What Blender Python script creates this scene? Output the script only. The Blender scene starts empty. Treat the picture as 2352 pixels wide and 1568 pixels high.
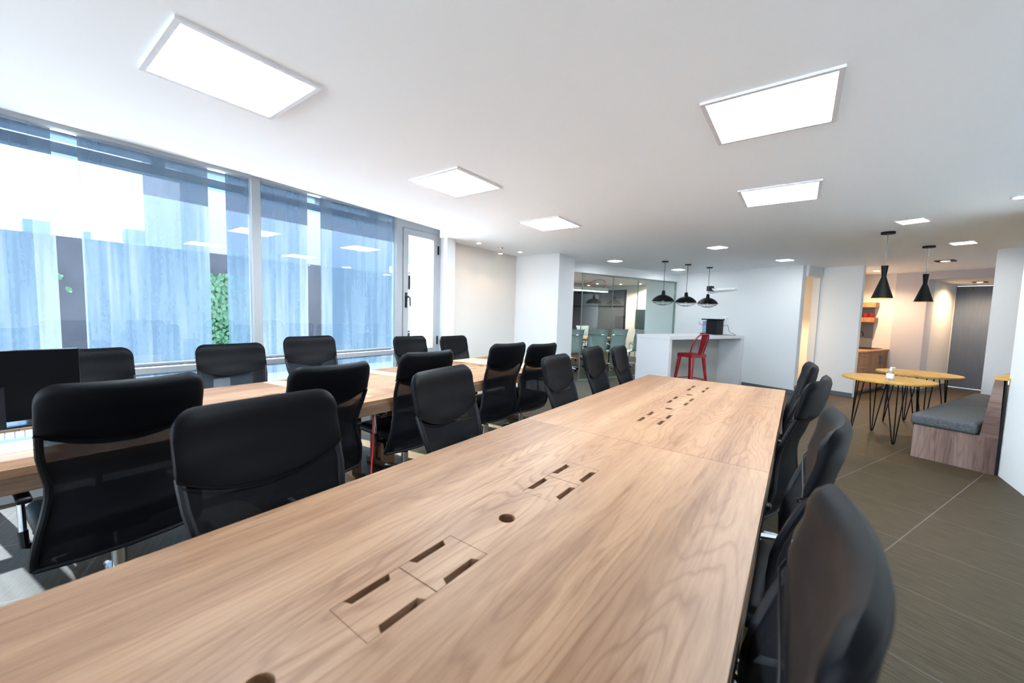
import bpy, bmesh, math, random
from mathutils import Vector, Matrix
random.seed(7)
C = bpy.context.scene.collection
SC = bpy.context.scene
PI = math.pi

# ------------------------------------------------------------------ camera, world, sun, exposure
FPX, YAW, PITCH, ROLL = 895.96, math.radians(36.257), math.radians(4.286), math.radians(1.631)
cam_d = bpy.data.cameras.new('camera')
cam = bpy.data.objects.new('camera', cam_d); C.objects.link(cam)
Fw = Vector((-math.sin(YAW)*math.cos(PITCH), math.cos(YAW)*math.cos(PITCH), -math.sin(PITCH)))
R0 = Vector((math.cos(YAW), math.sin(YAW), 0)); U0 = R0.cross(Fw)
Rr = R0*math.cos(ROLL) + U0*math.sin(ROLL); Uu = -R0*math.sin(ROLL) + U0*math.cos(ROLL)
cam.matrix_world = Matrix(((Rr.x, Uu.x, -Fw.x, 0), (Rr.y, Uu.y, -Fw.y, 0), (Rr.z, Uu.z, -Fw.z, 1.38), (0, 0, 0, 1)))
cam_d.sensor_width = 36; cam_d.lens = FPX/2352*36; cam_d.clip_start = 0.02; cam_d.clip_end = 200
cam_d.dof.use_dof = True; cam_d.dof.focus_distance = 2.6; cam_d.dof.aperture_fstop = 2.2
SC.camera = cam

w = bpy.data.worlds.new('world'); SC.world = w; w.use_nodes = True
bg = w.node_tree.nodes['Background']; bg.inputs[0].default_value = (0.70, 0.85, 1.0, 1); bg.inputs[1].default_value = 2.0

sun_d = bpy.data.lights.new('sun', 'SUN'); sun_d.energy = 8.0; sun_d.angle = math.radians(0.6); sun_d.color = (1.0, 0.95, 0.88)
sun = bpy.data.objects.new('sun', sun_d); C.objects.link(sun)
sun.rotation_euler = Vector((0.77, 0.12, -0.625)).to_track_quat('-Z', 'Y').to_euler()
SC.view_settings.view_transform = 'Standard'; SC.view_settings.look = 'None'
SC.view_settings.exposure = 3.1; SC.view_settings.gamma = 1.0; SC.view_settings.use_curve_mapping = False
SC.cycles.use_denoising = True
SC.cycles.max_bounces = 8; SC.cycles.diffuse_bounces = 5; SC.cycles.glossy_bounces = 3
SC.cycles.transmission_bounces = 6; SC.cycles.transparent_max_bounces = 12
SC.cycles.caustics_reflective = False; SC.cycles.caustics_refractive = False
SC.cycles.sample_clamp_indirect = 8

# ------------------------------------------------------------------ materials
def mat(name, col, rough=0.5, metal=0.0, spec=0.5, emit=0.0, ecol=None):
    m = bpy.data.materials.new(name); m.use_nodes = True
    b = m.node_tree.nodes['Principled BSDF']
    b.inputs['Base Color'].default_value = (*col, 1); b.inputs['Roughness'].default_value = rough
    b.inputs['Metallic'].default_value = metal; b.inputs['Specular IOR Level'].default_value = spec
    if emit:
        b.inputs['Emission Color'].default_value = (*(ecol or col), 1); b.inputs['Emission Strength'].default_value = emit
    return m
def N(m, t, **kw):
    n = m.node_tree.nodes.new(t)
    for k, v in kw.items(): setattr(n, k, v)
    return n
def L(m, a, b): m.node_tree.links.new(a, b)
def ramp(m, fac, stops):
    r = N(m, 'ShaderNodeValToRGB'); e = r.color_ramp.elements
    while len(e) < len(stops): e.new(0.5)
    for k, (p, c) in enumerate(stops): e[k].position = p; e[k].color = (*c, 1)
    L(m, fac, r.inputs[0]); return r.outputs[0]
def coords(m, scale, kind='Object', rot=(0, 0, 0), loc=(0, 0, 0)):
    tc = N(m, 'ShaderNodeTexCoord'); mp = N(m, 'ShaderNodeMapping')
    mp.inputs['Scale'].default_value = scale; mp.inputs['Rotation'].default_value = rot; mp.inputs['Location'].default_value = loc
    L(m, tc.outputs[kind], mp.inputs[0]); return mp.outputs[0]
def noise(m, vec, scale, detail=4, rough=0.55, dist=0.0):
    n = N(m, 'ShaderNodeTexNoise'); n.inputs['Scale'].default_value = scale; n.inputs['Detail'].default_value = detail
    n.inputs['Roughness'].default_value = rough; n.inputs['Distortion'].default_value = dist
    L(m, vec, n.inputs['Vector']); return n.outputs['Fac']
def mixc(m, fac, a, b, mode='MIX'):
    n = N(m, 'ShaderNodeMix', data_type='RGBA', blend_type=mode)
    for s, v in ((0, fac), (6, a), (7, b)):
        if isinstance(v, (int, float)): n.inputs[s].default_value = v
        elif isinstance(v, tuple): n.inputs[s].default_value = (*v, 1)
        else: L(m, v, n.inputs[s])
    return n.outputs[2]
def math_(m, op, a, b=0.5, c=None):
    n = N(m, 'ShaderNodeMath', operation=op)
    for k, v in enumerate((a, b) if c is None else (a, b, c)):
        if isinstance(v, (int, float)): n.inputs[k].default_value = v
        else: L(m, v, n.inputs[k])
    return n.outputs[0]
def bump(m, h, strength=0.2, dist=0.01):
    b = N(m, 'ShaderNodeBump'); b.inputs['Strength'].default_value = strength; b.inputs['Distance'].default_value = dist
    L(m, h, b.inputs['Height']); L(m, b.outputs[0], m.node_tree.nodes['Principled BSDF'].inputs['Normal'])

def wood(name, dark, mid, light, axis='y', rough=0.42, plank=0.0, scale=1.0):
    """laminate with grain along one axis: fine streaks, wandering growth-ring lines and soft tone patches"""
    m = mat(name, mid, rough, 0, 0.16); b = m.node_tree.nodes['Principled BSDF']
    st = {'x': (0.055, 1, 1), 'y': (1, 0.055, 1), 'z': (1, 1, 0.055)}[axis]
    st = tuple(s*scale for s in st); s2 = tuple(s*2.2 if s < 0.1 else s for s in st)
    v = coords(m, st); v2 = coords(m, s2, loc=(3.1, 1.7, 0.4))
    fine = noise(m, v, 110, 4, 0.62); streak = noise(m, v, 30, 4, 0.62, 0.4)
    warp = noise(m, v2, 4.4, 3, 0.45); soft = noise(m, v, 4.2, 3, 0.5)
    rings = math_(m, 'FRACT', math_(m, 'MULTIPLY', warp, 22.0))
    rl = ramp(m, rings, [(0.0, (1, 1, 1)), (0.16, (0.25, 0.25, 0.25)), (0.75, (0, 0, 0)), (1.0, (0.9, 0.9, 0.9))])
    c1 = ramp(m, soft, [(0.33, dark), (0.50, mid), (0.66, light)])
    c2 = mixc(m, ramp(m, fine, [(0.36, (0.55, 0.55, 0.55)), (0.60, (0, 0, 0))]), c1, mixc(m, 1.0, c1, (0.74, 0.66, 0.60), 'MULTIPLY'))
    c2 = mixc(m, ramp(m, streak, [(0.30, (0.75, 0.75, 0.75)), (0.46, (0, 0, 0))]), c2, mixc(m, 1.0, c2, (0.66, 0.56, 0.50), 'MULTIPLY'))
    ringmask = math_(m, 'MULTIPLY', rl, ramp(m, noise(m, v2, 2.1, 2, 0.5), [(0.40, (0.08, 0.08, 0.08)), (0.60, (0.85, 0.85, 0.85))]))
    c3 = mixc(m, ringmask, c2, mixc(m, 1.0, c2, (0.68, 0.58, 0.51), 'MULTIPLY'))
    if plank:
        sep = N(m, 'ShaderNodeSeparateXYZ'); L(m, coords(m, (1, 1, 1)), sep.inputs[0])
        src = sep.outputs[{'x': 1, 'y': 0, 'z': 0}[axis]]
        pid = math_(m, 'FLOOR', math_(m, 'DIVIDE', src, plank))
        wn = N(m, 'ShaderNodeTexWhiteNoise', noise_dimensions='1D'); L(m, pid, wn.inputs['W'])
        c3 = mixc(m, ramp(m, wn.outputs['Value'], [(0, (0, 0, 0)), (1, (0.8, 0.8, 0.8))]), c3, mixc(m, 1.0, c3, (0.84, 0.80, 0.78), 'MULTIPLY'))
    L(m, c3, b.inputs['Base Color'])
    bump(m, fine, 0.06, 0.002)
    return m

M = {}
M['white'] = mat('white_paint', (0.69, 0.71, 0.725), 0.7)
_n = noise(M['white'], coords(M['white'], (1, 1, 1)), 60, 3); bump(M['white'], _n, 0.03, 0.002)
M['ceil'] = mat('ceiling_paint', (0.885, 0.945, 0.985), 0.85)
M['cream'] = mat('cream_paint', (0.64, 0.61, 0.58), 0.75)
M['lilac'] = mat('pale_grey_paint', (0.48, 0.46, 0.49), 0.75)
M['alu'] = mat('window_aluminium', (0.31, 0.325, 0.34), 0.45, 0.1)
M['darkalu'] = mat('dark_steel', (0.05, 0.11, 0.19), 0.55)
M['black'] = mat('black_plastic', (0.003, 0.0038, 0.006), 0.45, 0, 0.25)
M['blackmetal'] = mat('black_powder_coat', (0.004, 0.0052, 0.0056), 0.55, 0.0, 0.12)
M['leather'] = mat('black_leatherette', (0.0012, 0.0015, 0.0026), 0.5, 0, 0.11)
_n = noise(M['leather'], coords(M['leather'], (1, 1, 1)), 420, 2); bump(M['leather'], _n, 0.12, 0.001)
M['chrome'] = mat('chrome', (0.75, 0.77, 0.80), 0.12, 1.0)
M['desk'] = wood('oak_desk_laminate', (0.188, 0.098, 0.052), (0.270, 0.152, 0.086), (0.335, 0.205, 0.123), 'y', 0.45, 0.0)
M['deskedge'] = wood('oak_edge_band', (0.12, 0.070, 0.045), (0.16, 0.10, 0.065), (0.20, 0.13, 0.09), 'y', 0.5)
M['bench'] = wood('grey_oak_veneer', (0.120, 0.078, 0.068), (0.195, 0.132, 0.115), (0.265, 0.190, 0.168), 'z', 0.55, 0.09)
M['benchv'] = wood('grey_oak_back', (0.120, 0.078, 0.068), (0.195, 0.132, 0.115), (0.265, 0.190, 0.168), 'x', 0.55, 0.0)
M['kitwood'] = wood('cabinet_oak', (0.24, 0.11, 0.05), (0.36, 0.18, 0.085), (0.44, 0.24, 0.12), 'z', 0.5)
M['kittop'] = wood('counter_oak', (0.42, 0.20, 0.09), (0.55, 0.28, 0.12), (0.62, 0.34, 0.16), 'y', 0.45)
M['ply'] = wood('honey_plywood', (0.46, 0.26, 0.055), (0.55, 0.33, 0.075), (0.62, 0.39, 0.11), 'x', 0.4)
M['meetwood'] = wood('meeting_table_wood', (0.38, 0.17, 0.09), (0.46, 0.21, 0.11), (0.54, 0.27, 0.14), 'y', 0.4)
M['red'] = mat('red_enamel', (0.24, 0.003, 0.007), 0.28, 0.0, 0.6)
M['redcable'] = mat('red_cable', (0.62, 0.02, 0.03), 0.5)
M['bar'] = mat('white_melamine', (0.68, 0.69, 0.715), 0.35)
M['barunder'] = mat('shaded_grey_melamine', (0.54, 0.555, 0.54), 0.5)
M['greydoor'] = mat('blue_grey_door', (0.085, 0.10, 0.135), 0.55, 0, 0.25)
_n = noise(M['greydoor'], coords(M['greydoor'], (14, 14, 0.7)), 5, 4)
L(M['greydoor'], ramp(M['greydoor'], _n, [(0.35, (0.102, 0.126, 0.180)), (0.65, (0.116, 0.142, 0.200))]), M['greydoor'].node_tree.nodes['Principled BSDF'].inputs['Base Color'])
M['baseb'] = mat('slate_skirting', (0.085, 0.105, 0.125), 0.5)
M['gold'] = mat('gold_lining', (0.85, 0.55, 0.10), 0.3, 0.8)
M['fabric'] = mat('grey_upholstery', (0.20, 0.215, 0.23), 0.9)
def _fabric(m):
    v = coords(m, (1, 1, 1)); b = m.node_tree.nodes['Principled BSDF']
    a = noise(m, coords(m, (1, 12, 1)), 45, 3); c = noise(m, coords(m, (12, 1, 4)), 45, 3)
    s = math_(m, 'MULTIPLY', math_(m, 'ADD', a, c), 0.5)
    L(m, ramp(m, s, [(0.38, (0.030, 0.034, 0.038)), (0.62, (0.092, 0.10, 0.11))]), b.inputs['Base Color']); bump(m, s, 0.25, 0.003)
_fabric(M['fabric'])
M['screen'] = mat('dark_screen', (0.0015, 0.0018, 0.0025), 0.35, 0, 0.1)
M['tealscreen'] = mat('dark_teal_screen', (0.022, 0.045, 0.048), 0.3)
M['board'] = mat('dark_grey_glass_board', (0.085, 0.09, 0.10), 0.25)
M['greyback'] = mat('grey_splashback', (0.15, 0.16, 0.17), 0.45)
M['paper'] = mat('white_paper', (0.85, 0.86, 0.88), 0.7)
M['bluegrey'] = mat('blue_grey_plastic', (0.25, 0.36, 0.50), 0.35)
M['meshwhite'] = mat('pale_mesh_fabric', (0.50, 0.62, 0.62), 0.6)
M['cable'] = mat('grey_cable', (0.10, 0.11, 0.13), 0.5)
M['whiteplastic'] = mat('white_plastic', (0.82, 0.83, 0.82), 0.4)
M['panel'] = mat('lit_diffuser', (1, 1, 1), 0.6, emit=11.0, ecol=(0.78, 0.91, 1.0))
M['warmled'] = mat('warm_lamp', (1, 0.9, 0.75), 0.6, emit=8, ecol=(1.0, 0.80, 0.52))
M['neutled'] = mat('neutral_lamp', (1, 1, 1), 0.6, emit=12.5, ecol=(0.93, 0.97, 1.0))
M['bulb'] = mat('dim_bulb', (0.9, 0.87, 0.75), 0.3)
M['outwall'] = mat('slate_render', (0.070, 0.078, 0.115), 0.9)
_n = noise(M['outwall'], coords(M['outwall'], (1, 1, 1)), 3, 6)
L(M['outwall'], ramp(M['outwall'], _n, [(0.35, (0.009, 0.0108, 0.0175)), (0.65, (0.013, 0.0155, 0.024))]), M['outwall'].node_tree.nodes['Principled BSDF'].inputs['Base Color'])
M['outwhite'] = mat('sunlit_white_render', (0.88, 0.88, 0.88), 0.8)
M['lilacwall'] = mat('lilac_render', (0.095, 0.093, 0.118), 0.9)
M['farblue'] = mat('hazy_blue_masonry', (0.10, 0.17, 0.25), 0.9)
M['concrete'] = mat('pale_concrete', (0.78, 0.79, 0.80), 0.9)
M['leaf'] = mat('ivy_leaf', (0.008, 0.055, 0.02), 0.6)
M['water'] = mat('clear_gel', (0.85, 0.9, 0.92), 0.05); M['water'].node_tree.nodes['Principled BSDF'].inputs['Transmission Weight'].default_value = 0.85

def floor_material():
    m = mat('wood_look_floor_tile', (0.10, 0.105, 0.085), 0.5, 0, 0.22); b = m.node_tree.nodes['Principled BSDF']
    v = coords(m, (1, 1, 1)); sep = N(m, 'ShaderNodeSeparateXYZ'); L(m, v, sep.inputs[0])
    st = noise(m, coords(m, (1.2, 12, 1)), 6, 5, 0.6); st2 = noise(m, coords(m, (1, 30, 1)), 9, 3, 0.6)
    s = math_(m, 'ADD', math_(m, 'MULTIPLY', st, 0.65), math_(m, 'MULTIPLY', st2, 0.35))
    c = ramp(m, s, [(0.36, (0.0235, 0.0160, 0.0070)), (0.50, (0.039, 0.0275, 0.0130)), (0.66, (0.066, 0.048, 0.025))])
    def line(src, off, per, wdt):
        f = math_(m, 'FRACT', math_(m, 'DIVIDE', math_(m, 'SUBTRACT', src, off - 50*per), per))
        d = math_(m, 'ABSOLUTE', math_(m, 'SUBTRACT', f, 0.5))
        return math_(m, 'GREATER_THAN', d, 0.5 - wdt/per/2)
    g = math_(m, 'MAXIMUM', line(sep.outputs[0], 2.11, 0.61, 0.006), math_(m, 'MULTIPLY', line(sep.outputs[1], -3.62, 0.61, 0.005), 0.8))
    L(m, mixc(m, g, c, (0.115, 0.105, 0.09)), b.inputs['Base Color'])
    bump(m, math_(m, 'SUBTRACT', s, g), 0.12, 0.003)
    return m
M['floor'] = floor_material()

def glass_material(name, tint=(0.96, 0.98, 0.99), strength=0.045):
    m = bpy.data.materials.new(name); m.use_nodes = True; nt = m.node_tree; nt.nodes.remove(nt.nodes['Principled BSDF'])
    t = N(m, 'ShaderNodeBsdfTransparent'); t.inputs[0].default_value = (*tint, 1)
    g = N(m, 'ShaderNodeBsdfGlossy'); g.inputs['Roughness'].default_value = 0.0
    ge = N(m, 'ShaderNodeNewGeometry'); dt = N(m, 'ShaderNodeVectorMath', operation='DOT_PRODUCT')
    L(m, ge.outputs['Normal'], dt.inputs[0]); L(m, ge.outputs['Incoming'], dt.inputs[1])
    k = math_(m, 'POWER', math_(m, 'SUBTRACT', 1.0, math_(m, 'ABSOLUTE', dt.outputs['Value'], 0)), 5.0)
    mx = N(m, 'ShaderNodeMixShader'); L(m, math_(m, 'MULTIPLY_ADD', k, 0.9, strength), mx.inputs[0])
    L(m, t.outputs[0], mx.inputs[1]); L(m, g.outputs[0], mx.inputs[2]); L(m, mx.outputs[0], nt.nodes['Material Output'].inputs[0])
    return m
M['glass'] = glass_material('clear_glass'); M['greenglass'] = glass_material('greenish_glass', (0.90, 0.95, 0.93), 0.05)

def film_material():
    """dusty milky film on the window panes: streaked, part see-through, part light-scattering"""
    m = bpy.data.materials.new('dusty_window_film'); m.use_nodes = True; nt = m.node_tree; nt.nodes.remove(nt.nodes['Principled BSDF'])
    t = N(m, 'ShaderNodeBsdfTransparent'); t.inputs[0].default_value = (0.50, 0.57, 0.64, 1)
    tr = N(m, 'ShaderNodeBsdfTranslucent'); tr.inputs[0].default_value = (0.036, 0.064, 0.105, 1)
    df = N(m, 'ShaderNodeBsdfDiffuse'); df.inputs[0].default_value = (0.04, 0.07, 0.10, 1)
    ms = N(m, 'ShaderNodeMixShader'); ms.inputs[0].default_value = 0.35
    L(m, tr.outputs[0], ms.inputs[1]); L(m, df.outputs[0], ms.inputs[2])
    streak = noise(m, coords(m, (1, 7, 0.3)), 4.0, 5, 0.55); soft = noise(m, coords(m, (0, 1, 0.15)), 3.0, 2, 0.4)
    grit = noise(m, coords(m, (1, 1, 0.5)), 70, 2, 0.7)
    sep = N(m, 'ShaderNodeSeparateXYZ'); L(m, coords(m, (1, 1, 1)), sep.inputs[0])
    wn = N(m, 'ShaderNodeTexWhiteNoise', noise_dimensions='1D'); L(m, math_(m, 'FLOOR', math_(m, 'DIVIDE', sep.outputs[1], 0.118)), wn.inputs['W'])
    s = math_(m, 'ADD', math_(m, 'MULTIPLY', streak, 0.30), math_(m, 'ADD', math_(m, 'MULTIPLY', wn.outputs['Value'], 0.15), math_(m, 'ADD', math_(m, 'MULTIPLY', soft, 0.42), math_(m, 'MULTIPLY', grit, 0.13))))
    cs = ramp(m, s, [(0.38, (0.022, 0.040, 0.064)), (0.50, (0.033, 0.054, 0.078)), (0.62, (0.058, 0.075, 0.094))]); L(m, cs, tr.inputs[0])
    f = ramp(m, s, [(0.34, (0.70, 0.70, 0.70)), (0.50, (0.79, 0.79, 0.79)), (0.66, (0.90, 0.90, 0.90))])
    mx = N(m, 'ShaderNodeMixShader'); L(m, f, mx.inputs[0]); L(m, t.outputs[0], mx.inputs[1]); L(m, ms.outputs[0], mx.inputs[2])
    L(m, mx.outputs[0], nt.nodes['Material Output'].inputs[0]); return m
M['film'] = film_material()

def net_material(name, col, open_, pitch=260):
    """woven net: regular open cells through which one sees"""
    m = mat(name, col, 0.7, 0, 0.12); nt = m.node_tree; b = nt.nodes['Principled BSDF']
    sep = N(m, 'ShaderNodeSeparateXYZ'); L(m, coords(m, (pitch, pitch, pitch)), sep.inputs[0])
    a = math_(m, 'SINE', math_(m, 'MULTIPLY', math_(m, 'ADD', sep.outputs[0], sep.outputs[2]), PI))
    c = math_(m, 'SINE', math_(m, 'MULTIPLY', math_(m, 'SUBTRACT', sep.outputs[0], sep.outputs[2]), PI))
    h = math_(m, 'GREATER_THAN', math_(m, 'MULTIPLY', math_(m, 'ABSOLUTE', a), math_(m, 'ABSOLUTE', c)), 1.0 - open_)
    t = N(m, 'ShaderNodeBsdfTransparent'); mx = N(m, 'ShaderNodeMixShader')
    L(m, h, mx.inputs[0]); L(m, b.outputs[0], mx.inputs[1]); L(m, t.outputs[0], mx.inputs[2])
    L(m, mx.outputs[0], nt.nodes['Material Output'].inputs[0]); return m
M['net'] = net_material('black_mesh_fabric', (0.0012, 0.0018, 0.0034), 0.065)

# ------------------------------------------------------------------ mesh helpers
def BM(): return bmesh.new()
def box(bm, x0, x1, y0, y1, z0, z1, bev=0.0, seg=3):
    vs = [bm.verts.new(p) for p in ((x0, y0, z0), (x1, y0, z0), (x1, y1, z0), (x0, y1, z0), (x0, y0, z1), (x1, y0, z1), (x1, y1, z1), (x0, y1, z1))]
    fs = [bm.faces.new([vs[i] for i in q]) for q in ((0, 3, 2, 1), (4, 5, 6, 7), (0, 1, 5, 4), (1, 2, 6, 5), (2, 3, 7, 6), (3, 0, 4, 7))]
    if bev:
        es = list({e for f in fs for e in f.edges})
        bmesh.ops.bevel(bm, geom=es, offset=bev, segments=seg, profile=0.5, affect='EDGES')
    return bm
def prism(bm, poly, z0, z1, put=lambda a, b, c: (a, b, c)):
    lo = [bm.verts.new(put(x, y, z0)) for x, y in poly]; hi = [bm.verts.new(put(x, y, z1)) for x, y in poly]
    n = len(poly); bm.faces.new(lo[::-1]); bm.faces.new(hi)
    for i in range(n): bm.faces.new((lo[i], lo[(i+1) % n], hi[(i+1) % n], hi[i]))
    bmesh.ops.recalc_face_normals(bm, faces=bm.faces[:]); return bm
def tube(bm, pts, r, n=8, closed=False):
    P = [Vector(p) for p in pts]; k = len(P); rs = r if isinstance(r, (list, tuple)) else [r]*k
    rings = []; up = None
    for i in range(k):
        a = P[i-1] if (i or closed) else P[0]; b = P[(i+1) % k] if (i < k-1 or closed) else P[-1]
        d = (b - a).normalized()
        if up is None:
            up = Vector((0, 0, 1)) if abs(d.z) < 0.9 else Vector((1, 0, 0))
        s = d.cross(up).normalized(); up = s.cross(d).normalized()
        rings.append([bm.verts.new(P[i] + (s*math.cos(2*PI*j/n) + up*math.sin(2*PI*j/n))*rs[i]) for j in range(n)])
    for i in range(k if closed else k-1):
        A, B = rings[i], rings[(i+1) % k]
        for j in range(n): bm.faces.new((A[j], A[(j+1) % n], B[(j+1) % n], B[j]))
    if not closed: bm.faces.new(rings[0][::-1]); bm.faces.new(rings[-1])
    return bm
def lathe(bm, prof, n=32, c=(0, 0)):
    rings = []
    for r, z in prof:
        rings.append([bm.verts.new((c[0] + r*math.cos(2*PI*j/n), c[1] + r*math.sin(2*PI*j/n), z)) for j in range(n)] if r > 1e-5 else [bm.verts.new((c[0], c[1], z))])
    for A, B in zip(rings, rings[1:]):
        for j in range(n):
            q = (A[j % len(A)], A[(j+1) % len(A)], B[(j+1) % len(B)], B[j % len(B)])
            q = list(dict.fromkeys(q))
            if len(q) > 2: bm.faces.new(q)
    return bm
def spline(pts, sub=6):
    P = [Vector(p) for p in pts]; out = []
    for i in range(len(P)-1):
        a, b, c, d = P[max(i-1, 0)], P[i], P[i+1], P[min(i+2, len(P)-1)]
        for k in range(sub):
            t = k/sub
            out.append(0.5*((2*b) + (c-a)*t + (2*a-5*b+4*c-d)*t*t + (3*b-a-3*c+d)*t**3))
    out.append(P[-1]); return out

def obj(name, bm, m, parent=None, loc=(0, 0, 0), rotz=0.0, smooth=False, bevel=0.0):
    bmesh.ops.recalc_face_normals(bm, faces=bm.faces[:])
    me = bpy.data.meshes.new(name); bm.to_mesh(me); bm.free()
    if smooth:
        for p in me.polygons: p.use_smooth = True
        try: me.set_sharp_from_angle(angle=math.radians(38))
        except Exception: pass
    for q in (m if isinstance(m, (list, tuple)) else [m]): me.materials.append(q)
    o = bpy.data.objects.new(name, me); C.objects.link(o); o.location = loc; o.rotation_euler = (0, 0, rotz)
    if parent: o.parent = parent
    if bevel:
        b = o.modifiers.new('bevel', 'BEVEL'); b.width = bevel; b.segments = 2; b.limit_method = 'ANGLE'
    return o
def tag(o, label, cat, group=None):
    o['label'] = label; o['category'] = cat
    if group: o['group'] = group
    return o
def thing(name, label, cat, loc=(0, 0, 0), rotz=0.0, group=None):
    o = bpy.data.objects.new(name, None); C.objects.link(o); o.location = loc; o.rotation_euler = (0, 0, rotz); o.empty_display_size = 0.1
    return tag(o, label, cat, group)
def struct(name, bm, m, loc=(0, 0, 0), rotz=0.0, label=None, **kw):
    o = obj(name, bm, m, None, loc, rotz, **kw); o['kind'] = 'structure'
    if label: o['label'] = label
    return o
def dup(root, loc, rotz, label, group=None, sz=1.0):
    def rec(o, p):
        c = o.copy(); C.objects.link(c)
        if p: c.parent = p
        for ch in o.children: rec(ch, c)
        return c
    r = rec(root, None); r.location = loc; r.rotation_euler = (0, 0, rotz); r.scale = (1, 1, sz); r['label'] = label
    if group: r['group'] = group
    return r
def light(kind, name, parent, loc, energy, color, size=0.05, spot=math.radians(110), blend=0.6, aim=None):
    d = bpy.data.lights.new(name, kind); d.energy = energy; d.color = color
    if kind == 'SPOT': d.spot_size = spot; d.spot_blend = blend; d.shadow_soft_size = size
    elif kind == 'POINT': d.shadow_soft_size = size
    o = bpy.data.objects.new(name, d); C.objects.link(o); o.parent = parent; o.location = loc
    if aim is not None: o.rotation_euler = Vector(aim).to_track_quat('-Z', 'Y').to_euler()
    return o

# the far half of the floor plan is turned 22.9 degrees to the desks: (v, u) with its origin at the corner of the white back wall
TH = math.radians(22.9); OX, OY = -0.01, 8.95
H = 2.40
def XY(v, u, z=0.0):
    return (OX + v*math.cos(TH) + u*math.sin(TH), OY - v*math.sin(TH) + u*math.cos(TH), z)
TURN = dict(loc=(OX, OY, 0), rotz=-TH)

# ------------------------------------------------------------------ the setting: floor, ceiling, walls
def local(poly):                                     # world x, y -> v, u
    return [((x-OX)*math.cos(TH) - (y-OY)*math.sin(TH), (x-OX)*math.sin(TH) + (y-OY)*math.cos(TH)) for x, y in poly]
struct('floor', prism(BM(), local([(-4.34, -6), (4.5, -6), (7.5, 8), (5, 15.5), (-9.5, 15.5), (-9.5, 6.95), (-4.34, 6.95)]), -0.12, 0.0), M['floor'], **TURN)
struct('ceiling', prism(BM(), [(-2.86, -6), (4.5, -6), (7.5, 8), (5, 15.5), (-9.5, 15.5), (-9.5, 6.95), (-4.45, 6.95), (-4.45, 3.95), (-4.25, 3.95), (-3.78, 3.60), (-3.43, 0.1)], H, 2.58), M['ceil'])
struct('trim_1', prism(BM(), [(-4.40, -6), (-2.7, -6), (-3.3, 0.1), (-3.6, 3.7), (-4.40, 4.2)], 2.585, 2.70), M['ceil'], label='white soffit over the window recess')
PX = -4.25                                           # plane of the glazing
# alcove and column (square to the desks)
struct('wall_pilaster', box(BM(), -4.5, -4.07, 3.94, 4.10, 0, H), M['white'])
struct('wall_alcove', box(BM(), -4.5, -4.24, 4.10, 5.86, 0, H), M['cream'])
struct('wall_column', box(BM(), -4.5, -3.345, 5.85, 6.41, 0, H), M['white'])
struct('wall_column_rear', box(BM(), -5.6, -3.74, 6.41, 7.05, 0, H), M['white'])
# right and rear of the big room
struct('wall_right', box(BM(), 1.575, 1.75, -6, 5.53, 0, H), M['white'])
struct('wall_right_return', box(BM(), 1.75, 4.6, 5.38, 5.53, 0, H), M['white'])
bm = BM(); box(bm, -4.3, 1.6, -6.0, -5.88, 0, 0.8); box(bm, -4.3, 1.6, -6.0, -5.88, 2.3, H)
for x in (-4.3, -1.4, 1.5): box(bm, x, x+0.1, -6.0, -5.88, 0.8, 2.3)  # unseen openings between these posts are added to let daylight in
struct('wall_rear', bm, M['white'])
# turned walls
def T(name, m, *boxes, **kw):
    bm = BM()
    for b in boxes: box(bm, *b)
    return struct(name, bm, m, **TURN, **kw)
T('wall_back', M['white'], (-3.54, 0.0, 0, 0.13, 0, H))
T('wall_doorway', M['white'], (-0.12, 0.035, 0.13, 0.72, 2.20, H), (-0.12, 0.0, 0.72, 0.86, 0, H))
T('wall_kitchen_front', M['white'], (0.0, 0.63, 0.76, 0.86, 0, H))
T('wall_kitchen', M['cream'], (-0.13, -0.01, 0.86, 2.68, 0, H))
T('wall_kitchen_end', M['cream'], (-0.13, 0.56, 2.68, 2.80, 0, H))
T('wall_corridor_front', M['lilac'], (0.56, 1.03, 2.68, 3.12, 0, H))
T('wall_corridor_left', M['cream'], (0.91, 1.03, 3.12, 4.72, 0, 2.25))
T('wall_fascia', M['lilac'], (1.03, 4.2, 2.68, 2.80, 2.25, H))
T('ceiling_corridor', M['cream'], (0.91, 4.2, 2.80, 4.8, 2.25, 2.37))
T('wall_corridor_end', M['cream'], (0.91, 1.04, 4.60, 4.72, 0, 2.25), (1.97, 4.2, 4.60, 4.72, 0, 2.25), (1.04, 1.97, 4.60, 4.72, 2.23, 2.25))
T('wall_cross', M['white'], (2.25, 5.2, 0.0, 0.12, 0, H))
T('wall_far_right', M['white'], (4.9, 5.0, -5.0, 4.8, 0, H))
T('wall_lobby', M['cream'], (-1.25, -1.13, 0.13, 1.9, 0, H), (-1.13, -0.13, 1.8, 1.9, 0, H))
T('wall_meeting_far', M['cream'], (-9.6, -3.40, 2.0, 2.12, 0, H), (-3.54, -3.42, 0.13, 2.0, 0, H))
T('wall_meeting_left', M['cream'], (-9.7, -9.6, -5.2, 2.12, 0, H))
T('wall_glazing_header', M['white'], (-2.72, -2.60, -3.9, 0.0, 2.215, H))
# skirtings
T('baseboard_back', M['baseb'], (-0.95, 0.0, -0.012, 0.0, 0, 0.075))
T('baseboard_kitchen_front', M['baseb'], (0.0, 0.63, 0.748, 0.76, 0, 0.075))
T('baseboard_corridor', M['baseb'], (0.56, 1.03, 2.668, 2.68, 0, 0.075), (1.03, 1.042, 2.668, 4.58, 0, 0.075))
T('baseboard_lobby', M['baseb'], (-1.13, -1.118, 0.13, 1.8, 0, 0.075))
T('baseboard_cross', M['baseb'], (2.25, 4.9, -0.012, 0.0, 0, 0.075))

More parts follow.
